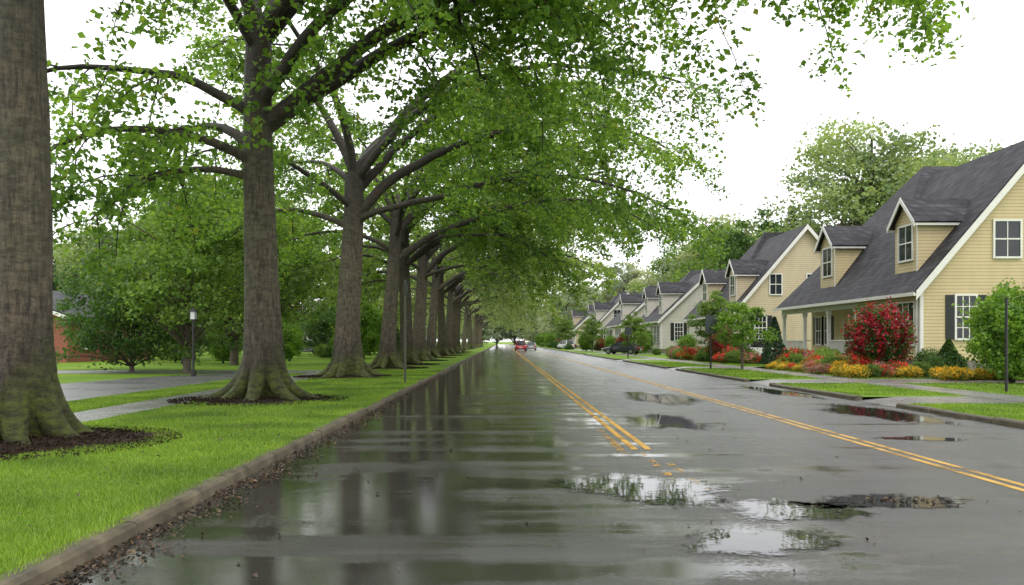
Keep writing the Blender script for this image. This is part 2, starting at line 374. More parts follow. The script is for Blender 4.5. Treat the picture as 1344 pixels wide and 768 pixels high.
T_C=street_tree(37,[(5.8,-15,46,-28,16,0.2),(6.4,190,42,-35,7,0.14),(6.9,50,50,-18,13,0.17),(7.5,5,54,-24,17,0.22),(7.2,-70,45,-15,10,0.15),(7.8,140,50,-10,7,0.14),(6.2,25,32,-28,13,0.14)],
     [(15,66,-2,15,0.25),(170,70,10,9,0.2),(-50,60,-5,14,0.2)],8.4,0.42,lean=(0.5,0.3),name='tC',bare=0.28)
T_D=street_tree(51,[(8.2,200,45,-10,5,0.15),(8.8,60,45,-12,12,0.17),(8.4,20,42,-20,18,0.2),(9.3,-60,50,0,9,0.16),(7.9,42,38,-25,14,0.17)],
     [(10,66,0,14,0.25),(130,72,30,8,0.22),(250,70,30,8,0.2)],10.0,0.41,dens=0.9,name='tD')

def mulch_mesh(seed,r):
    rg=np.random.default_rng(seed); n=56; rings=9; V=[]
    ph=rg.random(4)*6.28; th=np.linspace(0,2*math.pi,n,endpoint=False)
    e=r*(1+0.12*np.sin(2*th+ph[0])+0.08*np.sin(3*th+ph[1])+0.05*np.sin(7*th+ph[2])+0.04*rg.normal(size=n))
    for k in range(rings+1):
        t=k/rings; h=0.10*(1-t**1.8)+0.014*rg.normal(size=n)*(1-t)+0.004-0.02*(k==rings)
        V.append(np.stack([e*t*np.cos(th)+0.001*np.cos(th),e*t*np.sin(th)+0.001*np.sin(th),h],-1))
    V=np.concatenate(V); i=np.arange(rings)[:,None]*n; j=np.arange(n)[None]; j2=(j+1)%n
    F=np.stack([i+j,i+n+j,i+n+j2,i+j2],-1).reshape(-1,4)
    k=2600; a=rg.random(k)*6.28; rr=np.sqrt(rg.random(k))*r*1.2
    P=np.stack([rr*np.cos(a),rr*np.sin(a),0.10*(1-np.clip(rr/r,0,1)**1.8)+0.02],-1)
    v2,f2=leaves(P,0.075,0.9,0.45,rg=rg)
    return mesh_big('mulch_bed',np.concatenate([V,v2]),[F,f2+len(V)],[M['mulch']],smooth=False)
mulchA=mulch_mesh(3,1.9); mulchB=mulch_mesh(4,1.85)

LZ=0.10
row=[(-7.15,12.6,T_D,0.0,1.0,1),(-6.2,21.8,T_A,0.0,1.0,1),(-6.5,36.0,T_B,0.0,1.0,1),(-6.35,47.5,T_C,0.1,1.0,1),(-6.3,55,T_A,-0.15,0.92,-1)]
y=66; k=0
kinds=[T_B,T_C,T_A,T_C,T_B]
while y<270:
    row.append((-6.35+random.uniform(-.2,.2),y,kinds[k%5],random.uniform(-.25,.25),random.uniform(0.9,1.02),random.choice([1,-1])))
    k+=1; y+=random.uniform(10,12.5)*(1 if y<110 else 1.9)
for i,(x,y,kd,rt,s,my) in enumerate(row):
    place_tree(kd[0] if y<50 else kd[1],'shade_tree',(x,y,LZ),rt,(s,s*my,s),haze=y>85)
    if y<130: add('mulch_bed',mulchA if i%2==0 else mulchB,(x,y,LZ+0.004),rot=(0,0,i*1.3))

# ---------------------------------------------------------------- background trees
def bg_tree(seed,H,RR,base,mat,n_cl=120,per=110,leaf=0.30,name='bg',flat=1.0):
    rg=np.random.default_rng(seed); wood=Acc(); LP=[]
    pts=curve((0,0,-0.1),0,R(90),R(88),H*0.8,0.8,rg,0.02)
    wood.add(*tube(pts,np.linspace(H*0.022,0.05,len(pts)),10))
    cz=(H+base)/2; hz=(H-base)/2
    for i in range(n_cl):
        d=nrm(rg.normal(size=3)); r=rg.random()**0.38
        prof=1.0-0.25*d[2]
        c=np.array([d[0]*RR*r*prof,d[1]*RR*r*prof,cz+d[2]*hz*r*flat])
        c+=rg.normal(size=3)*RR*0.09
        z0=max(base*0.8,min(H*0.75,c[2]-np.hypot(c[0],c[1])*0.75))
        if i%2==0:
            a=np.array([0,0,z0]); mid=(a+c)/2+np.array([0,0,0.12*RR])
            t=np.linspace(0,1,6)[:,None]; path=(1-t)**2*a+2*t*(1-t)*mid+t*t*c
            wood.add(*tube(path,np.linspace(H*0.007,0.02,6),4))
        k=int(per*rg.uniform(0.6,1.4)); cr=RR*0.2*rg.uniform(0.7,1.3)
        LP.append(c+rg.normal(size=(k,3))*np.array([cr,cr,cr*0.5])*0.62)
    v,f=wood.get(); wm=mesh_big(name+'_w',v,f,[M['bark_bg']],smooth=True)
    v,f=leaves(np.concatenate(LP),leaf,0.7,0.8,rg=rg); lm=mesh_big(name+'_l',v,[f],[M[mat]])
    return wm,lm
def conifer(seed,H,RR,mat='needle',name='con'):
    rg=np.random.default_rng(seed); wood=Acc(); LP=[]
    pts=np.array([[0,0,z] for z in np.linspace(-0.1,H*0.97,8)]); wood.add(*tube(pts,np.linspace(H*0.018,0.03,8),8))
    z=H*0.12
    while z<H*0.98:
        L=RR*(1-z/H)**0.8+0.15
        for k in range(7):
            if rg.random()<0.12: continue
            a=rg.random()*6.28; l=L*rg.uniform(0.7,1.15)
            p=curve((0,0,z),a,R(5),R(-20),l,0.5,rg,0.05); wood.add(*tube(p,np.linspace(0.04,0.01,len(p)),3))
            kk=int(20*l)+6; t=rg.random(kk)**0.7*(len(p)-1); i0=np.minimum(t.astype(int),len(p)-2); fr=(t-i0)[:,None]
            LP.append(p[i0]*(1-fr)+p[i0+1]*fr+rg.normal(size=(kk,3))*np.array([0.28,0.28,0.16])*(0.4+l*0.2))
        z+=H*0.028
    v,f=wood.get(); wm=mesh_big(name+'_w',v,f,[M['bark_bg']])
    v,f=leaves(np.concatenate(LP),0.42,0.6,0.4,rg=rg); return wm,mesh_big(name+'_l',v,[f],[M[mat]])
def put(kind,name,loc,rot=None,s=1,parent=None,sz=None):
    rot=random.uniform(0,6.28) if rot is None else rot
    e=empty(name,loc,(0,0,rot),(s,s,sz or s))
    if parent: e.parent=parent
    add('trunk_and_limbs',kind[0],parent=e); add('foliage',kind[1],parent=e); return e
B1=bg_tree(1,15,5.5,2.2,'leaf_bg',140,90,0.33,'B1'); B2=bg_tree(2,17,6.5,3,'leaf_bg',150,90,0.36,'B2')
B3=bg_tree(3,6.2,3.6,0.3,'leaf_dark',120,120,0.18,'B3')
BD=bg_tree(9,16,6.5,1.0,'leaf_dark',140,90,0.38,'BD')
P1=bg_tree(4,20,7.5,3,'leaf_pale',220,80,0.36,'P1'); P2=bg_tree(5,18,6.5,2,'leaf_pale',200,80,0.36,'P2')
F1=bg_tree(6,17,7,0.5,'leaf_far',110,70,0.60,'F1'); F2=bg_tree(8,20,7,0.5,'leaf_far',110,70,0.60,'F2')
C1=conifer(1,17,3.8,name='C1'); C2=conifer(2,14,3.4,name='C2')
ST=bg_tree(12,3.2,1.35,1.0,'leaf_bright',50,90,0.12,'ST'); SM=bg_tree(13,6.5,2.4,1.2,'leaf_bg',70,90,0.2,'SM')

for kd,x,y,s,n in [(B3,-18.7,43,0.92,'round_shade_tree'),(B1,-17,54,0.85,'broadleaf_tree'),(B1,-24,66,0.85,'broadleaf_tree'),(B2,-19,74,0.8,'broadleaf_tree'),
   (B2,-33,84,0.85,'broadleaf_tree'),(B1,-15,95,0.9,'broadleaf_tree'),(B2,-24,100,0.9,'broadleaf_tree'),(B1,-38,97,0.9,'broadleaf_tree'),
   (B1,-14.8,40,0.62,'broadleaf_tree'),(B3,-18,86,0.8,'round_shade_tree'),(B3,-14,104,0.7,'round_shade_tree'),(B3,-23,118,0.9,'round_shade_tree')]:
    put(kd,n,(x,y,LZ),s=s)
mass=empty('distant_tree_mass',(0,0,0))
rr=random.Random(5)
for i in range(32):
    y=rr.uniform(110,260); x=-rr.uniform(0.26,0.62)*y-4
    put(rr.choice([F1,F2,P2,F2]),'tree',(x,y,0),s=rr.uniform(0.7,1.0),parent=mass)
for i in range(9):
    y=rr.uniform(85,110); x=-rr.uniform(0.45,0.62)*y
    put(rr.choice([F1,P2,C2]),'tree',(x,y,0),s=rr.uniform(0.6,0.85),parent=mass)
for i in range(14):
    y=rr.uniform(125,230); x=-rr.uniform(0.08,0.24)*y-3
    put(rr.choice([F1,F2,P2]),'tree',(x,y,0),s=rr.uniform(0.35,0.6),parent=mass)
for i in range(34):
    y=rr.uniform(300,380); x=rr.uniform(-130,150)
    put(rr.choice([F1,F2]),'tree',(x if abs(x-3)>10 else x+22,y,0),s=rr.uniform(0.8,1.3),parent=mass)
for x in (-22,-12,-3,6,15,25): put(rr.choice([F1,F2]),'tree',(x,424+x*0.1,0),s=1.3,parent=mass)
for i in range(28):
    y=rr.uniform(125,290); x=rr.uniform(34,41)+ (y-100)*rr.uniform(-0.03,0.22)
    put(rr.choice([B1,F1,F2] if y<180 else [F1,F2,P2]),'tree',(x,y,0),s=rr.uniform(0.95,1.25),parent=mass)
for kd,x,y,s,n in [(P1,38,88,1.22,'pale_broadleaf_tree'),(P2,47,92,1.25,'pale_broadleaf_tree'),(P2,55,86,1.22,'pale_broadleaf_tree'),(P1,62,98,1.25,'pale_broadleaf_tree'),(P1,46,84,1.0,'pale_broadleaf_tree'),
    (C1,34,100,1.05,'conifer_tree'),(C2,38,106,1.3,'conifer_tree'),(BD,33,112,1.05,'broadleaf_tree'),(B2,32,124,1.05,'broadleaf_tree'),(BD,38,120,1.2,'broadleaf_tree'),
    (B1,33,140,1.05,'broadleaf_tree'),(B2,33,160,1.1,'broadleaf_tree'),(F2,30,205,1.0,'broadleaf_tree'),(F1,18,242,1.0,'broadleaf_tree'),(P2,46,104,0.95,'pale_broadleaf_tree')]:
    put(kd,n,(x,y,LZ),s=s)

# ---------------------------------------------------------------- ground, road, kerbs
def sheet(name,quads,mat,z=None):
    v=[];f=[]
    for q in quads:
        i=len(v); v+= [tuple(p) if len(p)==3 else (p[0],p[1],z) for p in q]; f.append(list(range(i,i+len(q))))
    me=bpy.data.meshes.new(name); me.from_pydata(v,[],f); me.materials.append(mat); me.update(); return add(name,me)
def rect(x0,x1,y0,y1): return [(x0,y0),(x1,y0),(x1,y1),(x0,y1)]
sheet('ground',[rect(-1500,1500,-300,2500)],M['lawn'],-0.02)
sheet('road',[rect(-3.02,9.52,-30,420)],M['road'],0.0)
sheet('left_lawn',[rect(-300,-3.16,-30,420)],M['lawn'],LZ)
aprons=[(20.6,23.0),(30.5,33.5),(47,50),(68,72),(101,105),(131,135)]
strips=[];y0=-30
for a,b in aprons: strips.append((y0,a)); y0=b
strips.append((y0,420))
sheet('right_lawn',[rect(10.6,300,-30,420)]+[rect(9.66,10.6,a,b) for a,b in strips],M['lawn'],LZ)
ap=[]
for a,b in aprons:
    ap.append([(9.52,a,0.004),(10.62,a,LZ+0.006),(10.62,b,LZ+0.006),(9.52,b,0.004)])
    ap.append([(10.62,a,LZ+0.006),(20.0,a-0.3,LZ+0.006),(20.0,b+0.6,LZ+0.006),(10.62,b,LZ+0.006)])
sheet('driveway',ap,M['path'])
sheet('right_sidewalk',[rect(12.7,14.1,-30,300)],M['path'],LZ+0.010)
q=[];y=-6
while y<260:
    q.append(rect(-9.0,-7.72,y,y+1.485)); y+=1.5
sheet('left_sidewalk',q,M['path'],LZ+0.004)
c=[(-12.5,-10,2.2),(-12.8,10,2.2),(-13.2,22,2.3),(-13.2,30,2.4),(-12.5,35.5,2.4),(-10.5,39.5,2.3),(-9.0,41.5,2.2)]
c2=[]
for i in range(len(c)-1):
    for t in np.linspace(0,1,6,endpoint=False): c2.append([c[i][k]*(1-t)+c[i+1][k]*t for k in range(3)])
c2.append(list(c[-1])); cp=np.array(c2); tg=nrm(np.gradient(cp[:,:2],axis=0)); nn=np.stack([-tg[:,1],tg[:,0]],-1)
A=cp[:,:2]+nn*cp[:,2:3]; Bq=cp[:,:2]-nn*cp[:,2:3]
sheet('side_lane',[[A[i],Bq[i],Bq[i+1],A[i+1]] for i in range(len(cp)-1)],M['lane'],LZ+0.002)
sheet('side_street',[rect(-60,-9.0,39.6,43.8)],M['lane'],LZ+0.0055)
def kerb(name,x0,x1,spans,face):
    v=[];f=[]
    for a,b in spans:
        y=a
        while y<b-0.05:
            e=min(b,y+(2.4 if y<80 else 12)); g=0.014
            dz=random.uniform(-0.018,0.006); dx=random.uniform(-0.02,0.02)
            xi,xo=(x0,x1) if face>0 else (x1,x0)
            s=face
            i=len(v); n=5; ns=6 if y<60 else 1
            for q_ in range(ns+1):
                yy=(y+g)+(e-y-2*g)*q_/ns; j1=random.uniform(-0.006,0.006); j2=random.uniform(-0.008,0.008)
                prof=[(xi,-0.05),(xi,0.115+dz+j1),(xo-s*0.05+dx,0.12+dz+j1),(xo-s*0.012+dx+j2,0.092+dz),(xo+dx+s*0.012+j2,-0.05)]
                v+=[(p[0],yy,p[1]) for p in prof]
            for q_ in range(ns):
                b0=i+q_*n
                for k in range(n-1): f.append([b0+k,b0+k+1,b0+n+k+1,b0+n+k])
            f.append([i+k for k in range(n)][::-1]); f.append([i+ns*n+k for k in range(n)])
            y=e
    me=bpy.data.meshes.new(name); me.from_pydata(v,[],f); me.materials.append(M['kerb']); me.update(); add(name,me)
kerb('kerb',-3.19,-3.0,[(-5,400)],1)
kerb('kerb',9.5,9.69,[(max(a,-5),b) for a,b in strips],-1)
def line(xc,a,b): return [rect(xc-0.15,xc-0.05,a,b),rect(xc+0.05,xc+0.15,a,b)]
sheet('yellow_centre_line',line(2.05,12.6,400)+line(5.68,2,400),M['paint'],0.004)
sheet('worn_line_marking',[rect(1.68,1.80,11.8,15.5),rect(1.93,2.03,8.8,12.3),rect(2.13,2.23,9.2,11.2)],M['worn'],0.004)
def puddle(x,y,rx,ry,seed):
    rg=np.random.default_rng(seed); n=72; rings=6; th=np.linspace(0,2*math.pi,n,endpoint=False)
    r=1+sum((0.34/k**0.8)*np.sin(k*th+rg.random()*6.28) for k in (2,3,4,5,7,9,13))*0.7
    r=np.clip(r,0.3,2)*1.35; v=[];ed=[]
    for q in range(rings+1):
        t=max(q/rings,0.002)
        for a,tt in zip(r,th): v.append((x+rx*a*t*math.cos(tt),y+ry*a*t*math.sin(tt),0.006)); ed.append(1-t)
    f=[[i*n+k,(i+1)*n+k,(i+1)*n+(k+1)%n,i*n+(k+1)%n] for i in range(rings) for k in range(n)]
    me=bpy.data.meshes.new('puddle'); me.from_pydata(v,[],f)
    at=me.attributes.new('edge','FLOAT','POINT'); at.data.foreach_set('value',ed)
    me.materials.append(M['water']); me.update(); add('puddle',me)
for a in [(1.55,9.3,0.75,0.8,1),(2.75,8.1,0.5,0.5,2),(2.05,6.8,0.5,0.40,3),(3.8,8.5,0.8,0.3,4),(8.3,19,0.8,1.8,15),(8.7,27,0.5,2.6,16),(6.9,14,0.5,0.3,18),(3.2,17,0.7,1.2,21),(4.4,24,0.7,2.4,22)]:
    puddle(*a)

# ---------------------------------------------------------------- grass blades
def blades(P,h,w,rg):
    n=len(P); a=rg.random(n)*6.28; d=np.stack([np.cos(a),np.sin(a),np.zeros(n)],-1)
    lean=rg.normal(size=(n,3))*0.45; lean[:,2]=1; lean=nrm(lean)
    w=np.asarray(w)[:,None]; h=(np.asarray(h)*rg.uniform(0.5,1.3,n))[:,None]
    v=np.stack([P-d*w*0.5,P+d*w*0.5,P+lean*h],1).reshape(-1,3); return v,np.arange(n*3).reshape(-1,3)
rg=np.random.default_rng(99)
Y=4.2*np.exp(rg.random(340000)*math.log(45/4.2))
X=np.where(rg.random(len(Y))<0.78,rg.uniform(-7.68,-3.09,len(Y)),rg.uniform(-10.6,-9.02,len(Y)))
keep=np.ones(len(Y),bool)
for (tx,ty,*_) in row[:5]: keep&=((X-tx)**2+(Y-ty)**2)>(1.7+0.15*np.sin(np.arctan2(Y-ty,X-tx)*3))**2
keep&=~((Y>39.3)&(X<-9))
X=X[keep];Y=Y[keep]
hn=0.058*(1+0.35*np.sin(X*2.1+np.sin(Y*1.3)*2)*np.sin(Y*1.7+X))
P=np.stack([X,Y,np.full(len(X),LZ-0.003)],-1)
v,f=blades(P,hn,0.007*(Y/5)**0.75,rg)
n=130000; Yr=14*np.exp(rg.random(n)*math.log(60/14)); Xr=9.7+rg.random(n)**1.1*11
k=np.ones(n,bool)
for a,b in aprons: k&=~((Yr>a-0.3)&(Yr<b+0.6))
k&=~((Xr>12.68)&(Xr<14.12)); Xr=Xr[k];Yr=Yr[k]
P2_=np.stack([Xr,Yr,np.full(len(Xr),LZ-0.003)],-1); v2,f2=blades(P2_,0.07+0*Yr,0.016*(Yr/14)**0.8,rg)
add('grass',mesh_big('grass',np.concatenate([v,v2]),[np.concatenate([f,f2+len(v)])],[M['blade']]))
n=4200; Yl=4+rg.random(n)**1.5*36; Xl=-2.98+np.abs(rg.normal(size=n))*0.13*(1+0.9*np.sin(Yl*1.7)**2); zl=np.full(n,0.012)+rg.random(n)*0.02
m2=260; Yb=4+rg.random(m2)*20; Xb=rg.uniform(-6,-3.2,m2); zb=np.full(m2,LZ+0.05)
m3=200; Yc=rg.uniform(5,30,m3); Xc=rg.uniform(-2.6,5.0,m3); zc=np.full(m3,0.012)
m4=110; Yd=8.5+rg.normal(size=m4)*0.10; Xd=3.95+rg.normal(size=m4)*0.33; zd=np.full(m4,0.014)
P=np.concatenate([np.stack([Xl,Yl,zl],-1),np.stack([Xb,Yb,zb],-1),np.stack([Xc,Yc,zc],-1),np.stack([Xd,Yd,zd],-1)])
v,f=leaves(P,0.042,1.6,0.6,0.1,0.6,rg); add('leaf_litter',mesh_big('leaf_litter',v,[f],[M['litter']]))

# ---------------------------------------------------------------- houses
class Build:
    def __init__(s): s.d={}
    def poly(s,mat,pts,faces):
        V,F=s.d.setdefault(mat,([],[])); i=len(V); V+=[tuple(p) for p in pts]; F+=[[i+k for k in f] for f in faces]
    def prism(s,mat,pts,ex):
        n=len(pts); P=[Vector(p) for p in pts]; e=Vector(ex); a=P+[p+e for p in P]
        s.poly(mat,a,[list(range(n))[::-1],list(range(n,2*n))]+[[k,(k+1)%n,n+(k+1)%n,n+k] for k in range(n)])
    def box(s,mat,x0,x1,y0,y1,z0,z1): s.prism(mat,[(x0,y0,z0),(x1,y0,z0),(x1,y1,z0),(x0,y1,z0)],(0,0,z1-z0))
    def obox(s,mat,o,u,n,u0,u1,n0,n1,z0,z1):
        o=Vector(o);u=Vector(u);n=Vector(n);z=Vector((0,0,1))
        s.prism(mat,[o+u*u0+n*n0+z*z0,o+u*u1+n*n0+z*z0,o+u*u1+n*n1+z*z0,o+u*u0+n*n1+z*z0],(0,0,z1-z0))
    def window(s,o,u,n,w,h,cols=2,rows=2,shut=None):
        t=0.1
        s.obox('glass',o,u,n,-w/2,w/2,0.004,0.02,0,h)
        for a,b,c,d,pr in [(-w/2-t,-w/2,-t,h+t,0.07),(w/2,w/2+t,-t,h+t,0.07),(-w/2,w/2,h,h+t,0.068),(-w/2,w/2,-t,0,0.1)]:
            s.obox('trim',o,u,n,a,b,0.003,pr,c,d)
        for i in range(1,cols):
            x=-w/2+w*i/cols; s.obox('trim',o,u,n,x-0.022,x+0.022,0.021,0.045,0.002,h-0.002)
        for i in range(1,rows):
            z=h*i/rows; k=0.035 if i*2==rows else 0.02; s.obox('trim',o,u,n,-w/2+0.002,w/2-0.002,0.0215,0.05,z-k,z+k)
        if shut:
            for sg in (-1,1):
                a=sg*(w/2+t+0.02); b=a+sg*0.42; s.obox(shut,o,u,n,min(a,b),max(a,b),0.004,0.05,-0.05,h+0.05)
                for q in range(12): 
                    zz=q*h/12+0.05; s.obox(shut,o,u,n,min(a,b)+0.05,max(a,b)-0.05,0.051,0.065,zz,zz+0.05)
    def finish(s,name,loc,mats):
        e=empty(name,loc)
        for k,(V,F) in s.d.items():
            me=bpy.data.meshes.new(k); me.from_pydata(V,[],F); me.materials.append(mats.get(k,M.get(k))); me.update()
            add(k,me,parent=e)
        return e
def slab(b,mat,q,t):
    q=[Vector(p) for p in q]; n=(q[1]-q[0]).cross(q[2]-q[0]).normalized()
    if n.z<0: n=-n
    b.prism(mat,q,n*t)
def house(name,loc,wallmat,sl=1.18,eave=4.3,W=12.6,wingL=7.5,totL=21,upwin=((4.3,1.25),(8.3,1.25)),dorm=(1.2,12.0)):
    b=Build(); hw=W/2; rz=eave+hw*sl; oh=0.42
    b.prism('walls',[(0,0,0.55),(W,0,0.55),(W,0,eave),(hw,0,rz-0.03),(0,0,eave)],(0,wingL,0))
    b.box('found',0.03,W-0.03,0.03,wingL-0.03,-0.2,0.548)
    b.box('trim',-0.02,0.14,-0.025,-0.002,0.55,eave-0.15); b.box('trim',-0.025,-0.002,0,0.14,0.55,eave-0.3)
    b.box('trim',-0.11,-0.03,0.2,0.28,0.3,eave-0.45)
    yb=11.3
    for sg in (-1,1):
        xe=hw+sg*(hw+oh); ze=eave-oh*sl
        q=[(xe,-oh,ze+0.03),(hw,-oh,rz+0.03),(hw,yb,rz+0.03),(xe,yb,ze+0.03)]
        slab(b,'roof',q,0.16)
        b.prism('trim',[(xe,-oh-0.03,ze-0.28),(xe,-oh-0.03,ze+0.16),(hw,-oh-0.03,rz+0.16),(hw,-oh-0.03,rz-0.28)],(0,0.06,0))
        b.prism('trim',[(xe,-oh+0.04,ze-0.05),(hw,-oh+0.04,rz-0.05),(hw,-oh+0.04,rz+0.02),(xe,-oh+0.04,ze+0.02)],(0,oh-0.05,0))
    b.box('trim',-oh-0.12,-oh-0.001,-oh,totL+oh,eave-oh*sl-0.06,eave-oh*sl+0.12)
    b.box('trim',-oh,0.0,0.05,wingL,eave-oh*sl-0.05,eave-oh*sl-0.01)
    y0=4.0; y1=totL; ym=(y0+y1)/2; mz=rz+1.0; xr=hw; xend=18
    ze=eave-oh*sl+0.06
    A=(-oh,y0-oh,ze);Bp=(-oh,y1+oh,ze);C=(xr,ym,mz);D=(xend,ym,mz);E=(xend,y0-oh,ze);F=(xend,y1+oh,ze)
    b.poly('roof',[A,Bp,C],[[0,2,1]]); b.poly('roof',[A,C,D,E],[[0,3,2,1]]); b.poly('roof',[Bp,C,D,F],[[0,1,2,3]])
    b.box('walls',2.2,xend-0.3,wingL+0.002,y1,0.55,eave-0.2); b.box('walls',W+0.002,xend-0.3,y0,wingL,0.55,eave-0.2)
    b.prism('walls',[(xend-0.32,y0,eave-0.2),(xend-0.32,y1,eave-0.2),(xend-0.32,ym,mz-0.3)],(0.02,0,0))
    b.box('brick',14,15,ym-0.5,ym+0.5,eave,mz+0.9)
    b.box('found',0.0,2.19,wingL+0.003,y1,-0.2,0.54); b.box('trim',-0.06,2.19,wingL+0.004,y1+0.05,0.545,0.62)
    b.box('trim',-0.02,0.22,wingL+0.01,y1,3.45,3.8); b.box('trim',0.23,2.19,wingL+0.01,y1-0.01,3.74,3.8)
    cy=np.linspace(wingL+0.35,y1-0.25,4)
    for i,yy in enumerate(cy):
        b.box('trim',0.0,0.2,yy-0.1,yy+0.1,0.62,3.45); b.box('trim',-0.04,0.24,yy-0.15,yy+0.15,0.622,0.85); b.box('trim',-0.04,0.24,yy-0.15,yy+0.15,3.2,3.44)
    for i in (0,2):
        a,c=cy[i]+0.15,cy[i+1]-0.15
        b.box('trim',0.06,0.14,a,c,1.5,1.58); b.box('trim',0.07,0.13,a,c,0.75,0.8)
        yy=a+0.1
        while yy<c: b.box('trim',0.08,0.12,yy,yy+0.04,0.8,1.5); yy+=0.16
    b.box('trim',0.22,2.1,y1-0.15,y1-0.09,1.5,1.58); b.box('trim',0.22,2.1,wingL+0.3,wingL+0.36,1.5,1.58)
    for st in range(3): b.box('found',-0.3*(st+1),-0.3*st-0.07,cy[1]+0.5,cy[2]-0.5,-0.1,0.42-0.16*st)
    o=(2.2,cy[1]+2.2,0.62); b.obox('door',o,(0,1,0),(-1,0,0),-0.5,0.5,0.004,0.05,0,2.1); b.obox('trim',o,(0,1,0),(-1,0,0),-0.62,-0.5,0.004,0.07,0,2.2); b.obox('trim',o,(0,1,0),(-1,0,0),0.5,0.62,0.004,0.07,0,2.2)
    for yy in (wingL+1.8,y1-3.2,y1-1.5): b.window((2.2,yy,1.3),(0,1,0),(-1,0,0),1.0,1.9,2,2,'shutter')
    for yy in (1.5,3.7,5.9): b.window((0,yy,1.35),(0,1,0),(-1,0,0),1.8,2.1,3,2)
    b.window((2.25,0,1.65),(1,0,0),(0,-1,0),0.95,2.1,3,4,'shutter')
    b.window((9.6,0,1.65),(1,0,0),(0,-1,0),0.95,2.1,3,4,'shutter')
    for x,w in upwin: b.window((x,0,5.7),(1,0,0),(0,-1,0),w,1.75,2,2)
    for dy in dorm:
        w=2.5; xf=0.45; zt=7.75; xm=(zt-eave)/sl+0.6; zb=eave+xf*sl-0.2
        pk=zt+1.15
        b.prism('walls',[(xf,dy,zb),(xf,dy+w,zb),(xf,dy+w,zt),(xf,dy+w/2,pk-0.05),(xf,dy,zt)],(xm+1.0,0,0))
        xb=(pk-eave)/sl+0.9
        for sg in (-1,1):
            ym2=dy+w/2; ye=ym2+sg*(w/2+0.28); zze=zt-0.28*0.92
            slab(b,'roof',[(xf-0.3,ye,zze+0.03),(xf-0.3,ym2,pk+0.03),(xb,ym2,pk+0.03),(xb,ye,zze+0.03)],0.1)
            b.prism('trim',[(xf-0.34,ye,zze-0.16),(xf-0.34,ye,zze+0.12),(xf-0.34,ym2,pk+0.13),(xf-0.34,ym2,pk-0.14)],(0.05,0,0))
            b.prism('trim',[(xf-0.25,ye-sg*0.02,zze-0.10),(xf-0.25,ye-sg*0.02,zze+0.02),(xm+0.3,ye-sg*0.02,zze+0.02),(xm+0.3,ye-sg*0.02,zze-0.10)],(0,-sg*0.05,0))
        b.window((xf,dy+w/2,5.75),(0,1,0),(-1,0,0),1.45,1.75,2,2)
        b.box('trim',xf-0.02,xf-0.003,dy,dy+0.12,zb,zt-0.1)
    return b.finish(name,loc,{'walls':wallmat})
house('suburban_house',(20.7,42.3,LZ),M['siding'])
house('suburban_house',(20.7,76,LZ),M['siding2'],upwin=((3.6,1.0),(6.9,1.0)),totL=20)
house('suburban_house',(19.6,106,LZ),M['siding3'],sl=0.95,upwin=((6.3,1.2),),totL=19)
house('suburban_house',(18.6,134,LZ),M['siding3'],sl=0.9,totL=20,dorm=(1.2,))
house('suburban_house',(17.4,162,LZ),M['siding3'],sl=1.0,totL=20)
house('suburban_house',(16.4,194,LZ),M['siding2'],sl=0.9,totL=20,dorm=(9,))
b=Build(); b.box('brick',0,12,0,14,0,3.2); b.prism('brick',[(0.001,0,3.2),(11.999,0,3.2),(6,0,5.4)],(0,14,0))
for sg in (-1,1): slab(b,'roof',[(6+sg*6.5,-0.4,3.1),(6,-0.4,5.5),(6,14.4,5.5),(6+sg*6.5,14.4,3.1)],0.15); b.prism('trim',[(6+sg*6.5,-0.42,2.9),(6+sg*6.5,-0.42,3.15),(6,-0.42,5.55),(6,-0.42,5.25)],(0,-0.05,0))
for x in (2.5,6,9.5): b.window((x,0,1.0),(1,0,0),(0,-1,0),1.1,1.4)
for yy in (3,8,11): b.window((12,yy,1.0),(0,1,0),(1,0,0),1.1,1.4)
b.finish('brick_house',(-42.6,60,LZ),{})
b=Build(); b.box('walls',0,11,0,9,0,3); b.prism('walls',[(0,0,3),(0,9,3),(0,4.5,5.4)],(11,0,0))
for sg in (-1,1): slab(b,'roof',[(-0.4,4.5+sg*4.9,2.9),(-0.4,4.5,5.5),(11.4,4.5,5.5),(11.4,4.5+sg*4.9,2.9)],0.15)
for k in (2,5,8.5): b.window((k,0,1),(1,0,0),(0,-1,0),1.1,1.4)
b.finish('distant_house',(-34,130,LZ),{'walls':M['siding3']})

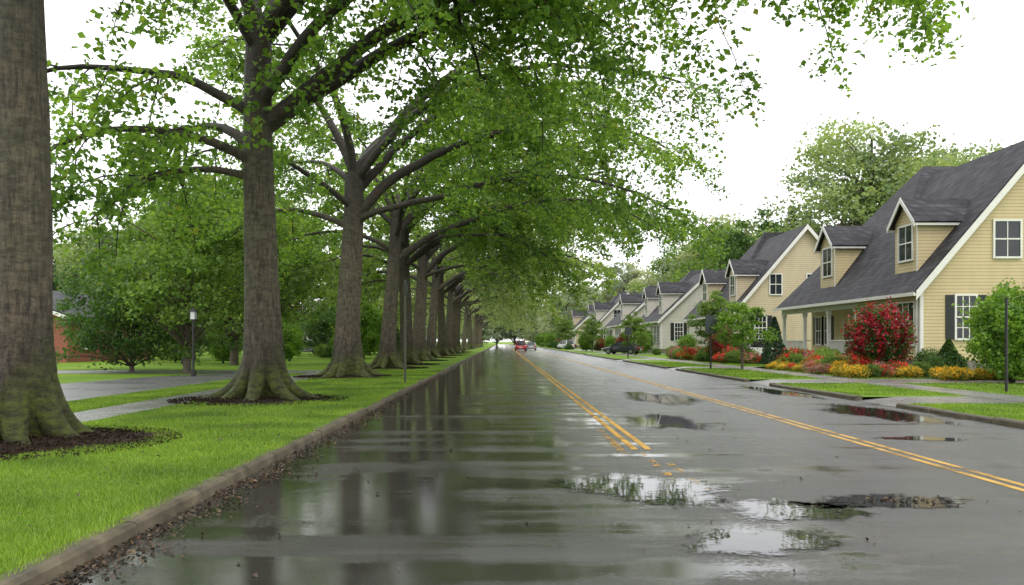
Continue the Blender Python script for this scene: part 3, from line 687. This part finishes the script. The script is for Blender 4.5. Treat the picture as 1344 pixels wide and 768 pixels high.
# ---------------------------------------------------------------- shrubs & flowers
def shrub(seed,rx,rz,n,leaf,mats,base=0.0,cone=False,share=None,name='shrub',rough=1.0):
    rg=np.random.default_rng(seed); K=9
    d=nrm(rg.normal(size=(n,3))); ph=rg.random((K,3))*4; fr=rg.normal(size=(K,3))*2.8
    w0=sum(np.sin((d*fr[k]).sum(1)*1.8+ph[k,0]) for k in range(K))/math.sqrt(K)
    bumpy=1+0.17*rough*w0
    r=bumpy*(1-0.45*rg.random(n)**1.8)*(1+0.07*rough*rg.normal(size=n))
    P=d*r[:,None]*np.array([rx,rx,rz/2]); P[:,2]=np.maximum(P[:,2]+rz/2,0.02)+base
    if cone:
        t=rg.random(n)**1.35; a=rg.random(n)*6.28; q=rx*(1-t)*(0.6+0.5*rg.random(n))*(1+0.15*np.sin(a*3+t*9))+0.06
        P=np.stack([q*np.cos(a),q*np.sin(a),base+t*rz],-1)
    v,f=leaves(P,leaf,0.4,0.8,rg=rg)
    st=Acc()
    for k in range(6):
        a=rg.random()*6.28; p=np.array([[0.05*math.cos(a),0.05*math.sin(a),-0.05],[0.2*rx*math.cos(a),0.2*rx*math.sin(a),(base+rz*0.3)],[0.5*rx*math.cos(a),0.5*rx*math.sin(a),(base+rz*0.6)]])
        if cone: p[:,:2]*=0.1
        st.add(*tube(p,[0.035,0.025,0.01],5))
    sv,sf=st.get()
    mi=np.zeros(n,int)
    if share is not None:
        w=np.sin((d*fr[0]*2.5).sum(1)+ph[0,1])+rg.normal(size=n)*0.9+d[:,2]*0.8
        mi=np.where(w>np.quantile(w,1-share),1,0)
    allm=[M[m] for m in mats]+[M['bark_dark']]
    return mesh_big(name,np.concatenate([v,sv]),[f,sf[0]+len(v)],allm,np.concatenate([mi,np.full(len(sf[0]),len(mats))]))
S_az=shrub(1,1.3,2.9,8500,0.13,['leaf_dark','red_fl'],0.15,share=0.5)
S_lt=shrub(2,1.3,3.1,7500,0.14,['leaf_bright'],0.2,rough=1.4)
S_rd=shrub(3,0.8,1.3,4000,0.09,['leaf_dark'],0)
S_rl=shrub(4,0.8,1.2,4000,0.09,['leaf_bg'],0)
S_cn=shrub(5,0.75,2.6,6000,0.10,['needle'],0.05,cone=True)
S_cg=shrub(6,0.85,1.6,5000,0.10,['leaf_dark'],0.05,cone=True)
S_ye=shrub(7,0.85,0.75,3000,0.09,['leaf_bg','yellow_fl'],0,share=0.6,rough=1.5)
S_re=shrub(8,0.7,0.95,2600,0.10,['leaf_bg','orange_fl'],0,share=0.45,rough=1.8)
S_pk=shrub(9,0.7,0.85,2600,0.09,['leaf_bg','pink_fl'],0,share=0.4,rough=1.8)
def sh(me,name,x,y,s=1,sz=None): add(name,me,(x,y,LZ),rot=(0,0,random.uniform(0,6)),scale=(s,s,sz or s))
sh(S_az,'red_azalea_bush',16.8,38,1.0); sh(S_lt,'green_shrub',17.9,30,1.0); sh(S_lt,'green_shrub',19.4,33,0.9)
put(ST,'small_ornamental_tree',(12.9,46,LZ),s=1.1)
sh(S_cn,'conical_evergreen',17.5,55,1.15); sh(S_cg,'conical_evergreen',19.6,37.5,0.95)
for x,y,s in [(17.4,35.5,0.55),(16.1,40,0.6),(18.6,42,0.8),(19.5,47,0.9),(19.0,50,0.75),(18.8,45,0.8),(19.6,53,0.8),(18.2,49,0.7),(19.5,44,0.85),(18.4,36.5,0.6),(20.0,40,0.8)]:
    sh(S_rd if random.random()<0.6 else S_rl,'boxwood_shrub',x,y,s)
bed=empty('flower_bed',(0,0,0))
def fl(me,x,y,s): add('flower_clump',me,(x,y,LZ),parent=bed,rot=(0,0,random.uniform(0,6)),scale=(s*random.uniform(0.8,1.2),s,s*random.uniform(0.7,1.3)))
rf=random.Random(12)
for i in range(110):
    y=rf.uniform(34.8,49); x=rf.uniform(14.4,17.6) if y<41 else rf.uniform(14.4,18)
    front=(y<37.5) or (x<15.4)
    fl(rf.choice([S_ye,S_ye,S_re,S_rl,S_ye,S_pk] if front else [S_ye,S_ye,S_re,S_re,S_re,S_pk,S_rl,S_rl]),x,y,rf.uniform(0.35,0.6) if front else rf.uniform(0.5,0.9))
for i in range(14): fl(S_ye,rf.uniform(17.0,20),rf.uniform(32.5,34.3),rf.uniform(0.4,0.6))
for i in range(40):
    y=rf.uniform(55,76); fl(rf.choice([S_ye,S_re,S_pk,S_rl,S_rl,S_rd]),rf.uniform(14.6,17),y,rf.uniform(0.6,1.0))
sheet('mulch_border',[[(14.3,34.2),(18.5,34.2),(20.3,40),(20.6,54),(18,54),(14.3,49)],],M['mulch'],LZ+0.006)
for i in range(34):
    y=rf.uniform(60,230); x=rf.uniform(14.8,19) if y<120 else rf.uniform(12.5,15.5)
    sh(rf.choice([S_rd,S_rl,S_lt,S_az,S_rl,S_rd]),'garden_shrub',x,y,rf.uniform(0.5,0.9))
for i in range(12): sh(rf.choice([S_rd,S_rl,S_lt]),'garden_shrub',rf.uniform(10.6,12),rf.uniform(150,260),rf.uniform(0.8,1.3))
for x,y,s in ((16.5,66,0.8),(14.5,94,0.7),(13.2,126,0.8),(13,178,1.0)): put(SM,'small_garden_tree',(x,y,LZ),s=s)
for x,y in ((-19,58),(-23,60),(-16,64),(-13,70)): sh(S_lt,'green_shrub',x,y,0.8)
for i in range(22):
    y=rf.uniform(70,150); sh(rf.choice([S_rd,S_rl,S_lt,S_rd]),'garden_shrub',-rf.uniform(11.5,17)-(y-70)*0.06,y,rf.uniform(0.9,1.5))

# ---------------------------------------------------------------- posts, signs, lamps
def cyl(b,mat,x,y,r,z0,z1,n=12): b.prism(mat,[(x+r*math.cos(2*math.pi*k/n),y+r*math.sin(2*math.pi*k/n),z0) for k in range(n)],(0,0,z1-z0))
def signpost(name,x,y,h,w,hh,mat='postgreen',r=0.035,ang=0):
    b=Build(); cyl(b,mat,0,0,r,-0.1,h); cyl(b,mat,0,0,r*1.6,h,h+0.03)
    if w: 
        pts=[]; c=0.06
        for cx,cz,a0 in ((w/2-c,hh/2-c,0),(-w/2+c,hh/2-c,90),(-w/2+c,-hh/2+c,180),(w/2-c,-hh/2+c,270)):
            for k in range(4): a=R(a0+k*30); pts.append((cx+c*math.cos(a),-r-0.012,h-hh/2-0.05+cz+c*math.sin(a)))
        b.prism('signback',pts,(0,0.008,0)); 
        b.box(mat,-0.05,0.05,-r-0.004,-r+0.02,h-hh*0.3,h-hh*0.22); b.box(mat,-0.05,0.05,-r-0.004,-r+0.02,h-hh*0.85,h-hh*0.77)
    e=b.finish(name,(x,y,LZ),{}); e.rotation_euler=(0,0,ang)
signpost('sign_post',-3.55,31,3.7,0.35,0.45,r=0.045,ang=R(78))
signpost('traffic_sign',11.2,46,2.95,0.62,1.0,'black',0.05)
signpost('sign_post',14.75,25,2.75,0.0,0,'black',0.04)
signpost('traffic_sign',11.0,75,2.8,0.6,0.7,'black',0.05)
def lamp(x,y,h=3.4):
    b=Build(); cyl(b,'black',0,0,0.05,-0.1,h-0.5); cyl(b,'black',0,0,0.12,0,0.25); cyl(b,'black',0,0,0.11,h-0.52,h-0.47)
    b.prism('head',[(-.1,-.1,h-.46),(.1,-.1,h-.46),(.1,.1,h-.46),(-.1,.1,h-.46)],(0,0,0.32))
    for a in (-1,1):
        for c in (-1,1): b.box('black',a*0.115-0.012,a*0.115+0.012,c*0.115-0.012,c*0.115+0.012,h-0.46,h-0.12)
    b.poly('black',[(-.17,-.17,h-.13),(.17,-.17,h-.13),(.17,.17,h-.13),(-.17,.17,h-.13),(0,0,h+0.05)],[[0,1,4],[1,2,4],[2,3,4],[3,0,4],[3,2,1,0]])
    b.finish('street_lamp',(x,y,LZ),{})
lamp(-13.2,36.4,2.9); lamp(-21,56,3.3)

# ---------------------------------------------------------------- cars
def car(name,loc,rot,paint,suv=False):
    b=Build()
    zt=1.0 if suv else 0.9; zr=1.72 if suv else 1.45
    st=[(-2.3,0.42,0.72,0.72),(-2.2,0.28,zt-0.08,0.84),(-1.5,0.24,zt,0.9),(0,0.22,zt+0.02,0.92),(1.2,0.24,zt-0.02,0.9),(2.05,0.28,zt-0.18,0.84),(2.3,0.42,0.62,0.7)]
    V=[];F=[]
    for (yy,zb,z1,w) in st:
        zm=(zb+z1)/2; V+=[(-w*0.8,yy,zb),(-w,yy,zb+0.12),(-w*1.01,yy,zm),(-w*0.96,yy,z1-0.05),(-w*0.85,yy,z1),(w*0.85,yy,z1),(w*0.96,yy,z1-0.05),(w*1.01,yy,zm),(w,yy,zb+0.12),(w*0.8,yy,zb)]
    n=10
    for i in range(len(st)-1):
        for k in range(n): F.append([i*n+k,i*n+(k+1)%n,(i+1)*n+(k+1)%n,(i+1)*n+k])
    F+= [list(range(n))[::-1],list(range((len(st)-1)*n,len(st)*n))]
    b.poly('body',V,F)
    cab=[(-2.0 if suv else -1.75,0,0.80),(-1.75 if suv else -1.0,0,0.64),(-0.2,0,0.66),(0.35,0,0.64),(1.15,0,0.78)]
    P=[(-cab[0][2],cab[0][0],zt-.03),(-.80,cab[4][0],zt-.03),(.80,cab[4][0],zt-.03),(cab[0][2],cab[0][0],zt-.03),
       (-.64,cab[1][0],zr-.05),(-.64,cab[3][0],zr-.05),(.64,cab[3][0],zr-.05),(.64,cab[1][0],zr-.05)]
    b.poly('glass',P,[[0,4,5,1],[3,2,6,7],[1,5,6,2],[0,3,7,4]])
    b.prism('body',[(-.66,cab[1][0]-0.03,zr-.05),(-.66,cab[3][0]+.03,zr-.05),(.66,cab[3][0]+.03,zr-.05),(.66,cab[1][0]-.03,zr-.05)],(0,0,0.05))
    def bar(p,q,t=0.04):
        p=Vector(p);q=Vector(q); b.prism('body',[p+Vector((-t,-t,0)),p+Vector((t,-t,0)),p+Vector((t,t,0)),p+Vector((-t,t,0))],q-p)
    for i in (0,1,2,3): bar(P[i],P[i+4])
    for s in (-1,1): bar((s*0.82,-0.3,zt-.03),(s*.66,-0.3,zr-.05),0.03); b.box('body',min(s*0.9,s*1.05),max(s*0.9,s*1.05),0.85,0.98,zt-0.02,zt+0.12)
    for s in (-1,1):
        for yy in (-1.4,1.4):
            for mat,r,x0,x1 in (('tyre',0.33,0.70,0.93),('rim',0.2,0.92,0.945)):
                b.prism(mat,[(s*x0,yy+r*math.cos(2*math.pi*k/18),0.33+r*math.sin(2*math.pi*k/18)) for k in range(18)],(s*(x1-x0),0,0))
        b.box('tail',min(s*.5,s*.82),max(s*.5,s*.82),-2.33,-2.2,0.66,0.84); b.box('head',min(s*.45,s*.78),max(s*.45,s*.78),2.1,2.31,0.52,0.66)
    b.box('chrome',-0.26,0.26,-2.335,-2.28,0.5,0.62)
    e=b.finish(name,loc,{'body':paint}); e.rotation_euler=(0,0,rot)
car('red_car',(2.9,140,0),0,M['car_red'],True); car('silver_car',(4.9,150,0),0,M['car_silver']); car('red_car',(3.9,178,0),0,M['car_red'])
car('parked_car',(14.0,100,LZ),R(60),M['car_dark']); car('parked_car',(19.2,67.9,LZ),R(85),M['car_white'],True)
car('parked_car',(11.8,160,LZ),R(20),M['car_white'],True); car('parked_car',(-37,74,LZ),R(60),M['car_dark'],True)
car('parked_car',(-23,100,LZ),R(80),M['car_silver']); car('parked_car',(-19,98,LZ),R(80),M['car_white'])

# ---------------------------------------------------------------- light, world, camera
w=bpy.data.worlds.new('World'); scene.world=w; w.use_nodes=True; nt=w.node_tree
bg=nt.nodes['Background']; sk=nt.nodes.new('ShaderNodeTexSky'); sk.sky_type='NISHITA'; sk.sun_disc=False
sk.sun_elevation=R(55); sk.sun_rotation=R(140); sk.dust_density=4; sk.air_density=1
mx=nt.nodes.new('ShaderNodeMix'); mx.data_type='RGBA'; mx.inputs[0].default_value=0.86
nt.links.new(sk.outputs[0],mx.inputs[6]); mx.inputs[7].default_value=(13.0,13.1,13.2,1)
nt.links.new(mx.outputs[2],bg.inputs[0]); bg.inputs[1].default_value=0.15
sl=bpy.data.lights.new('sun','SUN'); sl.energy=1.4; sl.angle=R(25); sl.color=(1,0.97,0.92)
so=bpy.data.objects.new('sun',sl); col.objects.link(so)
az=R(140); el=R(55); dv=Vector((math.sin(az)*math.cos(el),math.cos(az)*math.cos(el),math.sin(el)))
so.rotation_euler=dv.to_track_quat('Z','Y').to_euler(); so.location=(0,0,40)
cam=bpy.data.cameras.new('camera'); co=bpy.data.objects.new('camera',cam); col.objects.link(co)
co.location=(0,0,1.6); co.rotation_euler=(R(90),0,0)
cam.lens=30; cam.sensor_width=36; cam.shift_y=64/1344; cam.shift_x=12/1344; cam.clip_end=4000; cam.clip_start=0.05
scene.camera=co
scene.view_settings.view_transform='Standard'; scene.view_settings.look='None'; scene.view_settings.exposure=0
